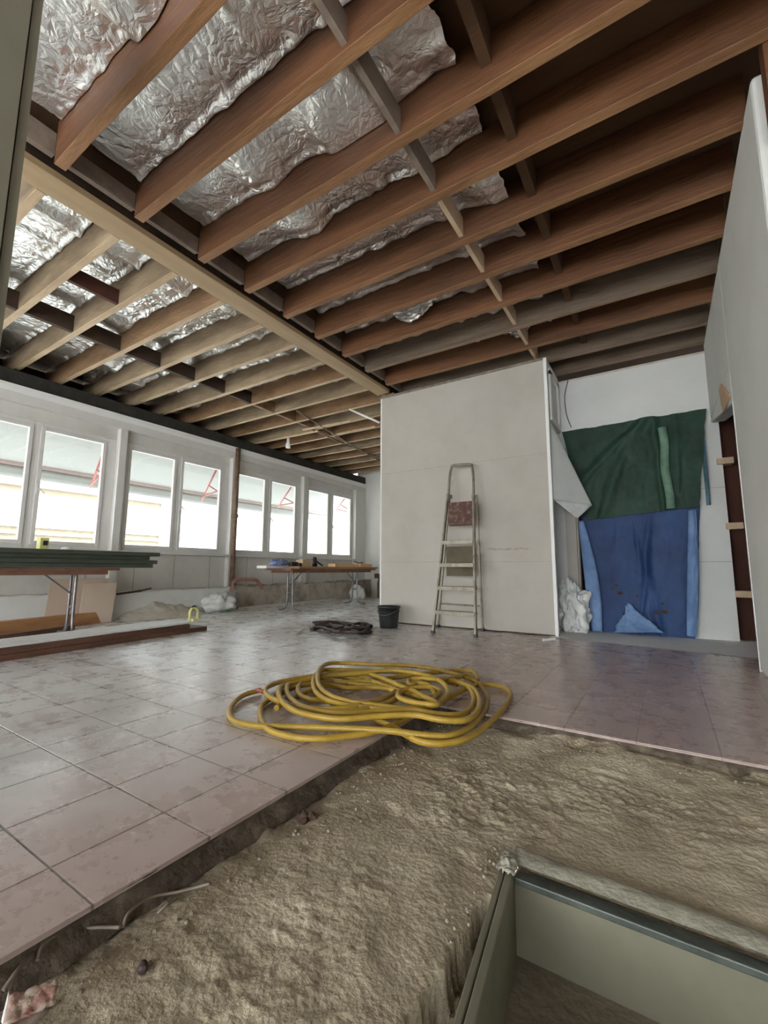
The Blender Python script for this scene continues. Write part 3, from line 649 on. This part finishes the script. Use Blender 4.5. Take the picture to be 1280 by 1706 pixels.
# things on far table
Tz = .746
def ontab(x, X): return at(x, 935, 0, X).y
pk = [((-5.86, 5.15), (-5.62, 6.1), .746, .79, 'dusty_white', 'short white board overhanging the left end of the far table'),
      ((-5.55, 5.6), (-5.30, 8.05), .746, .78, 'plank_orange', 'long orange brown plank along the front of the far table'),
      ((-5.86, 6.3), (-5.60, 8.0), .746, .775, 'plank_brown', 'long dark plank along the window side of the far table'),
      ((-5.58, 6.7), (-5.40, 7.5), .781, .84, 'orange', 'thick pale orange block on the far table, middle right'),
      ((-5.56, 7.52), (-5.38, 7.95), .781, .85, 'orange', 'thick pale orange block at the right end of the far table')]
for a, b, z0, z1, m, lab in pk: top(MB().box((*a, z0), (*b, z1)), 'plank', m, lab, 'plank', 'planks on the far table', bevel=.004)
yb_ = ontab(466, -5.7)
def blob(c, r, m, name, label, cat, sq=(1, 1, .6), amp=.3, seed=0, n=26, group=None):
    c = Vector(c)
    def f(u, v):
        th = 2*math.pi*u; ph = math.pi*v
        d = Vector((math.cos(th)*math.sin(ph), math.sin(th)*math.sin(ph), math.cos(ph)))
        k = 1+amp*noise.fractal(d*1.7+Vector((seed, 0, 0)), .8, 2.1, 4)+amp*.4*abs(noise.noise(d*5+Vector((seed, 3, 0))))
        z = d.z*r*sq[2]*k
        return (c.x+d.x*r*sq[0]*k, c.y+d.y*r*sq[1]*k, max(c.z, c.z+r*sq[2]*.75+z))
    return top(MB().grid(f, n*2, n), name, m, label, cat, group)
blob((-5.72, yb_, .79), .13, 'blue_print', 'blue_cloth', 'crumpled blue cloth on the white board of the far table', 'cloth', (1, 1.3, .5), .3, 3)
tl = empty('hand_drill', (-5.45, 5.62, .781), 'dark hand drill lying between blue cloth and orange blocks on the far table', 'tool')
part(MB().box((-5.50, 5.52, .785), (-5.41, 5.70, .86)), 'drill_body', 'black', tl, bevel=.015)
part(MB().box((-5.40, 5.63, .785), (-5.33, 5.70, .84)), 'drill_grip', 'black', tl, bevel=.012)
part(MB().tube([(-5.455, 5.53, .825), (-5.455, 5.40, .825)], [.02, .008], 8), 'drill_bit', 'leg_steel', tl)
yb_ = ontab(504, -5.5)
t2 = empty('carton', (-5.6, yb_, .781), 'small cream carton standing on the far table', 'carton'); part(MB().box((-5.55, yb_-.12, .781), (-5.38, yb_+.1, .90)), 'carton_body', 'pale_wood', t2, bevel=.006); part(MB().box((-5.551, yb_-.02, .9), (-5.379, yb_+.02, .903)), 'tape', 'bead', t2)
yb_ = ontab(521, -5.55)
t3 = empty('glue_gun', (-5.55, yb_, .781), 'dark upright power tool beside the cream carton on the far table', 'tool'); part(MB().lathe((-5.5, yb_, .781), [(0, 0), (.05, 0), (.05, .06), (.035, .07), (.04, .15), (.02, .18), (0, .18)], 12), 'tool_body', 'cable', t3); part(MB().tube([(-5.5, yb_, .90), (-5.45, yb_+.17, .80)], .018, 8), 'tool_handle', 'black', t3)
yb_ = ontab(594, -5.5)
top(MB().tube([(-5.48, yb_-.1, .90), (-5.44, yb_+.02, .855), (-5.42, yb_+.12, .875)], .016, 8), 'short_pipe', 'rust', 'short rusty pipe piece on the right end block of the far table', 'pipe')

# ------------------------------------------------------------ low plank stack and leftovers on the left
e1 = at(345, 1050, 2, 0); e0 = at(0, 1103, 2, 0)
dv = (e1-e0).normalized(); nv = Vector((-dv.y, dv.x, 0))     # towards the wall
s0 = e0-dv*.8
def plank(p, q, wid, z0, z1, m, label, name='plank', group=None):
    p, q = Vector(p), Vector(q); c = nv*wid/2
    mb = MB().obox(p+c+Vector((0, 0, (z0+z1)/2)), q+c+Vector((0, 0, (z0+z1)/2)), wid, z1-z0); return top(mb, name, m, label, 'plank', group, bevel=.004)
plank(s0, e1, .34, 0, .05, 'plank_brown', 'lowest dark brown plank of the low stack on the tiles at left', group='low plank stack')
plank(s0+nv*.01, e1-dv*.25, .34, .052, .10, 'plank_brown', 'middle dark brown plank of the low stack on the tiles at left', group='low plank stack')
plank(s0+nv*.03, e1-dv*.12+nv*.03, .42, .102, .122, 'dusty_white', 'dusty white board lying on top of the low plank stack', name='white_board')
cpz = e1-dv*.14+nv*.08
cp = empty('tape_spool', (cpz.x, cpz.y, .123), 'yellow green handled spool standing on the end of the low plank stack', 'spool')
hs = [cpz+Vector((0, 0, .123))+dv*(.055*math.cos(t)*(1 if True else 0))+Vector((0, 0, .10+.05*math.sin(t))) for t in [math.pi*j/10 for j in range(11)]]
part(MB().tube([hs[0]-Vector((0, 0, .10))]+hs+[hs[-1]-Vector((0, 0, .10))], .016, 8), 'spool_hoop', 'lime', cp)
part(MB().box((cpz.x-.06, cpz.y-.045, .123), (cpz.x+.06, cpz.y+.045, .145)), 'spool_base', 'lime', cp, bevel=.004)
part(MB().tube([hs[3]+Vector((0, 0, .018)), hs[5]+Vector((0, 0, .022)), hs[7]+Vector((0, 0, .018))], .012, 8), 'grip', 'black', cp)
pa, pb_ = at(0, 1058, 2, 0), at(176, 1036, 2, 0)
d2 = (pb_-pa).normalized()
top(MB().obox(pa-d2*.6+Vector((0, 0, .075)), pb_+Vector((0, 0, .075)), .10, .15), 'timber_beam', 'plank_orange', 'orange brown timber on the floor behind the low plank stack', 'timber', bevel=.005)
top(MB().obox(at(0, 1068, 2, 0)-d2*.5+Vector((.0, 0, .03)), at(120, 1050, 2, 0)+Vector((0, 0, .03)), .08, .06), 'timber_batten', 'plank_brown', 'dark batten between the orange timber and low plank stack', 'timber', bevel=.004)
a, b = at(82, 955, 0, XW+.26), at(172, 1024, 0, XW+.26)
top(MB().obox((XW+.28, a.y, .30+.0), (XW+.28, b.y, .30), .012, .60, upv=(.15, 0, 1)), 'beige_board', 'beige', 'large beige board leaning on the plinth behind the near table', 'board')
a2 = at(150, 975, 0, XW+.4)
top(MB().obox((XW+.42, a2.y-.1, .27), (XW+.42, b.y+.05, .27), .012, .54, upv=(.15, 0, 1)), 'beige_offcut', 'plank_orange' if False else 'beige', 'smaller beige board leaning in front at the right, behind the near table leg', 'board')
# plastic bag with blue print, sheet heap, rubble bag
bg_ = at(352, 1020, 2, 0)
bag = blob((bg_.x, bg_.y+.15, 0), .25, 'plastic', 'plastic_bag', 'crumpled white plastic bag with blue marks by the plinth below the window', 'bag', (1, 1.1, .7), .35, 5)
bl = blob((bg_.x+.17, bg_.y+.33, .12), .07, 'blue_print', 'bag_print', None, None, (.5, 1, 1), .2, 6); bl.parent = bag; bl.location = Vector(bl.location)-Vector(bag.location)
sh_ = at(250, 1012, 0, XW+.35)
def heap(u, v):
    y = 3.35+u*1.3; e = max(0, math.sin(math.pi*u))**.6
    h = (.20+.10*fbm(y*3, 1, 8))*e; t = v
    x = XW+.16+.55*t*(.6+.4*e); z = h*(1-t)**1.1+.035*fbm(y*8, t*6, 3)*e*(1-t)
    return (x, y, max(.002, z))
top(MB().grid(heap, 60, 24), 'dust_sheet', 'sheet', 'grey brown dust sheet heaped along the plinth left of the plastic bag', 'dust sheet')
rb_ = at(607, 1000, 2, 0)
blob((-6.42, 8.85, 0), .18, 'cloth', 'rubble_sack', 'small whitish sack on the floor beyond the far table', 'sack', (1, 1, 1.1), .25, 9)
b2 = MB().box((-6.3, 9.55, 0), (-5.2, 9.86, .42)); top(b2, 'dark_crate', 'rust', 'dark brown crate against the far wall beyond the table', 'crate', bevel=.01)
top(MB().box((-6.35, 9.5, .50), (-5.1, 9.86, .62)).box((-6.3, 9.6, .42), (-6.2, 9.86, .5)).box((-5.3, 9.6, .42), (-5.2, 9.86, .5)), 'shelf_board', 'plank_brown', 'brown shelf board above the dark crate at the far wall', 'shelf')

# ------------------------------------------------------------ recess: tarps, flap, plastic heap
def tarp_grid(tl_, tr_, br_, bl__, nu, nv_, amp, seed, hem=.0, folds=()):
    def f(u, v):
        a = tl_.lerp(tr_, u); b = bl__.lerp(br_, u); p = a.lerp(b, v)
        d = (amp*fbm(u*3.2+.6*v, v*.9, seed)+amp*.35*fbm(u*8, v*5, seed+2))*(1 if hem == 0 else min(1, .15+v*4))
        for (fu, slope, w_, h_) in folds:
            x = u-(fu+slope*v); d += h_*math.exp(-(x/w_)**2)*(min(1, v*5) if hem else 1)
        return (p.x+.012*fbm(v*5, u, seed), p.y-.03-abs(d)*min(1, .25+v*3 if hem else 1)-(0 if hem else .035), p.z+.012*fbm(u*6, v*2, seed+7))
    return MB().grid(f, nu, nv_)
Yt = YR-.02
gt = empty('green_tarp', (-.3, Yt, 1.4), 'dark green tarpaulin hung over the upper half of the doorway', 'tarpaulin')
bt = empty('blue_tarp', (-.3, Yt, 0), 'blue tarpaulin hanging to the floor below the green one', 'tarpaulin')
A_ = lambda x, y, Y=Yt: at(x, y, 1, Y)
o = part(tarp_grid(A_(938, 722), A_(1176, 684), A_(1165, 845), A_(978, 868), 110, 80, .022, 3, folds=((.60, -.45, .05, .03), (.66, .05, .03, .03), (.62, -.95, .05, .03), (.80, .05, .03, .02))), 'sheet', 'green_tarp', gt)
a, b = A_(1103, 712, Yt-.10), A_(1113, 848, Yt-.10)
part(MB().grid(lambda u, v: (a.x-.045+.09*u+.02*v+.01*math.sin(v*9), a.y-.02*math.sin(math.pi*u), a.z+(b.z-a.z)*v), 6, 30), 'folded_strip', 'green_light', gt, solid=.004)
a, b = A_(1168, 720, Yt-.03), A_(1176, 842, Yt-.03)
part(MB().grid(lambda u, v: (a.x-.01+.038*u, a.y-.01*math.sin(u*6+v*5)-.02, a.z+(b.z-a.z)*v), 8, 30), 'hem_strip', 'teal', gt, solid=.003)
o = part(tarp_grid(A_(968, 832, Yt+.01), A_(1166, 838, Yt+.01), A_(1158, 1064, Yt+.01), A_(984, 1052, Yt+.01), 110, 110, .030, 13, hem=1, folds=((.45, .25, .04, .03), (.62, -.1, .03, .03))), 'sheet', 'blue_tarp', bt)
for (t0, t1, w0, w1, sd_) in (((966, 868), (990, 1052), .06, .16, 1), ((1150, 850), (1148, 1060), .07, .11, 2)):
    a, b = A_(*t0, Yt-.09), A_(*t1, Yt-.10)
    part(MB().grid(lambda u, v: (a.x+(b.x-a.x)*v+(u-.2)*(w0+(w1-w0)*math.sin(v*2.6)), a.y-.02*math.sin(u*3.1)-.012*fbm(v*9, u*4, sd_), a.z+(b.z-a.z)*v), 10, 60), 'lit_fold', 'blue_light', bt, solid=.003)  # separate strips in the brighter blue stand for light caught by the folds
a = A_(1045, 1010, Yt-.10)
part(MB().grid(lambda u, v: (a.x+(u-.3)*.50*v+.03*fbm(u*6, v*6), a.y-.10*v-.02*fbm(u*9, v*9), max(.01, a.z-.30*v+.04*u)), 16, 16), 'crumpled_foot', 'blue_light', bt, solid=.003)
btv = [tuple(v.co) for v in o.data.vertices]
def surf(p):
    near = sorted(btv, key=lambda q: (q[0]+bt.location.x-p.x)**2+(q[2]+bt.location.z-p.z)**2)[:6]
    return Vector((p.x, min(q[1] for q in near)+bt.location.y-.02, p.z))
hl = MB()
for x, y, r in ((1028, 975, .018), (1022, 980, .012), (1034, 988, .022), (1062, 993, .014), (1095, 1020, .024), (1108, 1019, .026), (1104, 1005, .014)):
    c = surf(A_(x, y)); hl.lathe((0, 0, 0), [], 3) if False else None
    k0 = len(hl.v); hl.v += [(c.x+r*1.2*math.cos(t), c.y, c.z+r*math.sin(t)) for t in [6.283*j/9 for j in range(9)]]; hl.f.append(tuple(range(k0, k0+9))); hl.sm.append(False)
part(hl, 'torn_holes', 'dark_wood', bt)
# white cloth flap
w0_, w1_, w2_, w3_ = at(916, 700, 1, 5.5), at(987, 842, 1, 5.85), at(962, 862, 1, 5.75), at(922, 832, 1, 5.38)
flap = top(MB().grid(lambda u, v: Vector(w0_).lerp(w3_, v).lerp(Vector(w0_).lerp(w1_.lerp(w2_, 0), v), u)+Vector((0, -.03*math.sin(3*u+2*v), 0)), 24, 30), 'cloth_flap', 'cloth', 'white cloth flap hanging beside the partition corner and green tarp', 'cloth', solid=.004)
c0, c1, c2 = at(922, 832, 1, 5.42), at(987, 842, 1, 5.80), at(962, 864, 1, 5.68)
cf = bpy.data.objects[-1] if False else None
part(MB().grid(lambda u, v: c0.lerp(c1, u).lerp(c2, v*.98), 10, 10), 'folded_corner', 'plastic', flap, solid=.004)
# door jamb post, plastic heap
jb = MB().box((-1.04, YR-.02, 0), (-.915, YR+.16, 2.35)).box((-.915, YR+.02, 0), (-.90, YR+.14, 2.35)); struct(jb.build('trim_16', 'plaster', bevel=.004))
c = at(957, 1052, 1, 5.88)
blob((c.x-.01, 5.80, 0), .20, 'plastic', 'plastic_heap', 'crumpled clear plastic sheeting heap between partition corner and blue tarp', 'plastic sheeting', (.85, .55, 1.55), .5, 4, n=50)
# recess frame box on partition return and wire
fb = MB().box((pr_, 5.42, 2.62), (pr_+.02, 5.50, 3.2)).box((pr_, 5.90, 2.62), (pr_+.02, 5.98, 3.2)).box((pr_, 5.42, 3.15), (pr_+.02, 5.98, 3.22)).box((pr_, 5.42, 2.56), (pr_+.02, 5.98, 2.62))
struct(fb.build('trim_17', 'bead'))
top(MB().tube(spline([at(947, 632, 1, Yt), at(941, 660, 1, Yt), at(944, 690, 1, Yt), at(952, 712, 1, Yt)], 8), .006, 6), 'loose_wire', 'leg_steel', 'thin loose wire hanging on the wall above the green tarp', 'wire')
# cleats in opening and wood patch
for k, y in enumerate((768, 876, 990)):
    a = at(1204+k*16, y, 1, 6.0)
    top(MB().box((a.x-.05, 5.99, a.z-.035), (a.x+.10, 6.16, a.z+.035)), 'wooden_cleat', 'pale_wood', ['topmost', 'middle', 'lowest'][k]+' pale wooden cleat in the narrow dark opening at right', 'cleat', 'cleats in the dark opening', bevel=.005)
a = at(1203, 668, 0, XR-.003)
top(MB().grid(lambda u, v: (XR-.006, a.y-.30*v+.5*(u-.5)*(.3+.7*v), a.z+.28*(1-v)-.14), 6, 6), 'bare_wood_patch', 'skin_wood', 'bare wood wedge above the narrow dark opening at right', 'wood patch', solid=.01)
top(MB().box((XR+.02, 2.55, 2.9), (XR+.10, 2.63, 3.56)), 'short_stud', 'wood_red', 'short reddish stud above the rounded end of the right wall', 'stud')

# ------------------------------------------------------------ foreground litter
pk_ = empty('paper_packet', at(50, 1665, 2, G+.02), 'crumpled red and white paper packet at the bottom left corner', 'packet')
q = [at(18, 1662, 2, G+.045), at(97, 1632, 2, G+.045), at(90, 1675, 2, G+.03), at(6, 1712, 2, G+.03)]
def quad(q, u, v): return q[0].lerp(q[1], u).lerp(q[3].lerp(q[2], u), v)
M['packet'] = mat('printed_packet', (.22, .06, .045), (.45, .42, .34), .4, 28, .3, 60, c3=(.45, .30, .24))
part(MB().grid(lambda u, v: quad(q, u, v)+Vector((0, 0, .006*fbm(u*5, v*5))), 14, 8), 'packet_body', 'packet', pk_, solid=.012)
q2 = [q[3], q[2], q[2]+Vector((.0, -.06, -.02)), q[3]+Vector((.03, -.08, -.02))]
part(MB().grid(lambda u, v: quad(q2, u, v), 4, 4), 'packet_side', 'grey_block', pk_, solid=.004)
q3 = [q[0]+Vector((-.012, 0, .004)), q[0], q[3], q[3]+Vector((-.012, 0, .004))]
part(MB().grid(lambda u, v: quad(q3, u, v), 2, 4), 'packet_edge', 'bead', pk_, solid=.004)
for k, (pts, r) in enumerate((([(62, 1600), (75, 1570), (110, 1552), (160, 1545), (200, 1545)], .0035), ([(205, 1545), (215, 1520), (250, 1495), (300, 1485), (350, 1472)], .0035), ([(5, 1650), (30, 1615), (55, 1590), (60, 1560)], .004), ([(262, 1522), (280, 1505), (292, 1495)], .003))):
    top(MB().tube(spline([at(x, y, 2, G+.03+.012*math.sin(j*1.7)) for j, (x, y) in enumerate(pts)], 8), r, 6), 'plastic_strip', 'strip', ['pale thin strip curling below the step edge at lower left', 'pale thin strip nearest the middle of the left step edge', 'pale thin strip beside the paper packet', 'tiny straight strip on the sand below the step edge'][k], 'strip')
# stones: a few clear ones as things, fine rubble as stuff
random.seed(11)
def stone(c, r, seed):
    mb = MB(); c = Vector(c)
    def f(u, v):
        th, ph = 2*math.pi*u, math.pi*v; d = Vector((math.cos(th)*math.sin(ph), math.sin(th)*math.sin(ph), math.cos(ph)))
        return c+d*r*(1+.35*noise.noise(d*1.6+Vector((seed, 0, 0))))*(1 if True else 1)
    return mb.grid(f, 8, 6)
rubs = MB()
for k in range(420):
    if random.random() < .55: x = XS+.05+abs(random.gauss(0, .09)); y = random.uniform(.35, YS)
    else: y = YS-.06-abs(random.gauss(0, .06)); x = random.uniform(XS, 1.4)
    r = random.choice((.0015, .002, .0025, .003, .0055))
    s_ = stone((x, y, ground(x, y)+r*.4), r, k); n0 = len(rubs.v); rubs.v += s_.v; rubs.f += [tuple(i+n0 for i in f) for f in s_.f]; rubs.sm += s_.sm
for k in range(90):
    y = random.uniform(.7, PY+.10); x = PX+.13*max(0, PY-y)-.05-abs(random.gauss(0, .03)); r = random.uniform(.0015, .005)
    s_ = stone((x, y, ground(x, y)+r*.4), r, k); n0 = len(rubs.v); rubs.v += s_.v; rubs.f += [tuple(i+n0 for i in f) for f in s_.f]; rubs.sm += s_.sm
o = top(rubs, 'rubble_crumbs', 'crumb', 'fine crumbs of mortar scattered along the broken step edge', 'rubble'); o['kind'] = 'stuff'
p = at(510, 1358, 2, G+.01); d_ = MB()
for k in range(9):
    s_ = stone((p.x+random.gauss(0, .014), p.y+random.gauss(0, .012), ground(p.x, p.y)+.008+.008*random.random()), random.uniform(.008, .014), k); n0 = len(d_.v); d_.v += s_.v; d_.f += [tuple(i+n0 for i in f) for f in s_.f]; d_.sm += s_.sm
top(d_, 'dirt_clod', 'clod', 'dark reddish clod on the sand near the middle of the left step edge', 'clod')
p = at(238, 1609, 2, G+.01); top(stone((p.x, p.y, ground(p.x, p.y)+.008), .011, 4), 'dark_pebble', 'cable', 'small dark pebble on the sand at lower left right of the packet', 'pebble')
p = at(573, 956+100, 2, 0)
top(MB().obox(at(905, 1066, 2, .01), at(925, 1064, 2, .02), .03, .02), 'plaster_chip', 'bead', 'small white chip on the tiles at the partition corner', 'chip')

# ------------------------------------------------------------ outside
struct(MB().box((-40, -30, -3.2), (-7.3, 60, -3.0)).build('street', 'asphalt'))
ARMS = {0: [], 1: [((173, 752), (151, 812), (172, 790), (150, 808)), ((361, 782), (336, 834), (362, 818), (338, 828))], 2: [((485, 812), (463, 846), (490, 838), (466, 842)), ((575, 830), (560, 850), (590, 855), (563, 849))]}
for k, (ya, yb) in enumerate(((1.19, 11.5),)):
    A0 = empty('awning', (-8.0, (ya+yb)/2, 2.5), 'pale fabric awning with red folding arms running along outside the windows', 'awning')
    part(MB().grid(lambda u, v: (-7.22-1.45*u, ya+(yb-ya)*v, 3.08-.67*u-.02*math.sin(math.pi*u)), 10, 24), 'fabric', 'awning', A0, solid=.004)
    part(MB().box((-8.69, ya, 2.37), (-8.63, yb, 2.42)), 'front_bar', 'awn_bar', A0)
    part(MB().grid(lambda u, v: (-8.67-.01*math.sin(v*60), ya+(yb-ya)*v, 2.37-.19*u), 3, 80), 'valance', 'awning', A0, solid=.003)
    for (ax, ay), (bx, by), (c_, d_), (e_, f_) in ARMS[1]+ARMS[2]:
        p0, p1 = at(ax, ay, 0, -7.25), at(bx, by, 0, -8.1); pm = p0.lerp(p1, .5)
        part(MB().tube([p0, p1], .017, 8), 'arm', 'awn_red', A0)
        part(MB().tube([pm, at(c_, d_, 0, -7.25)], .013, 8), 'arm_brace', 'awn_red', A0)
        part(MB().tube([at(c_, d_, 0, -7.25), at(e_, f_, 0, -8.0)], .013, 8), 'arm_strut', 'awn_red', A0)
bd = empty('street_building', (-19, 6, -3), 'cream building across the street with blue tinted windows', 'building')
part(MB().box((-19, -20, -3), (-22, 11.0, 5)), 'brick_wall', 'brick', bd)
part(MB().box((-18.9, -20, 2.15), (-19, 11, 2.35)).box((-18.85, -20, 3.6), (-19, 40, 4.0)).box((-18.9, -20, 1.9), (-19, 11, 1.95)), 'string_course', 'street_white', bd)
part(MB().box((-18.95, 11, -3), (-22, 45, 6)), 'white_wall', 'street_white', bd)
for k in range(20):
    y = -8+k*2.6
    W_ = part(MB().box((-18.85, y, -.6), (-18.95, y+1.9, 1.32)), 'building_window', 'street_white', bd)
    sub(MB().box((-18.80, y+.1, -.5), (-18.86, y+.9, 1.22)).box((-18.80, y+1.0, -.5), (-18.86, y+1.8, 1.22)), 'window_glass', 'street_glass', W_, bd)
print('objects', len(bpy.data.objects))
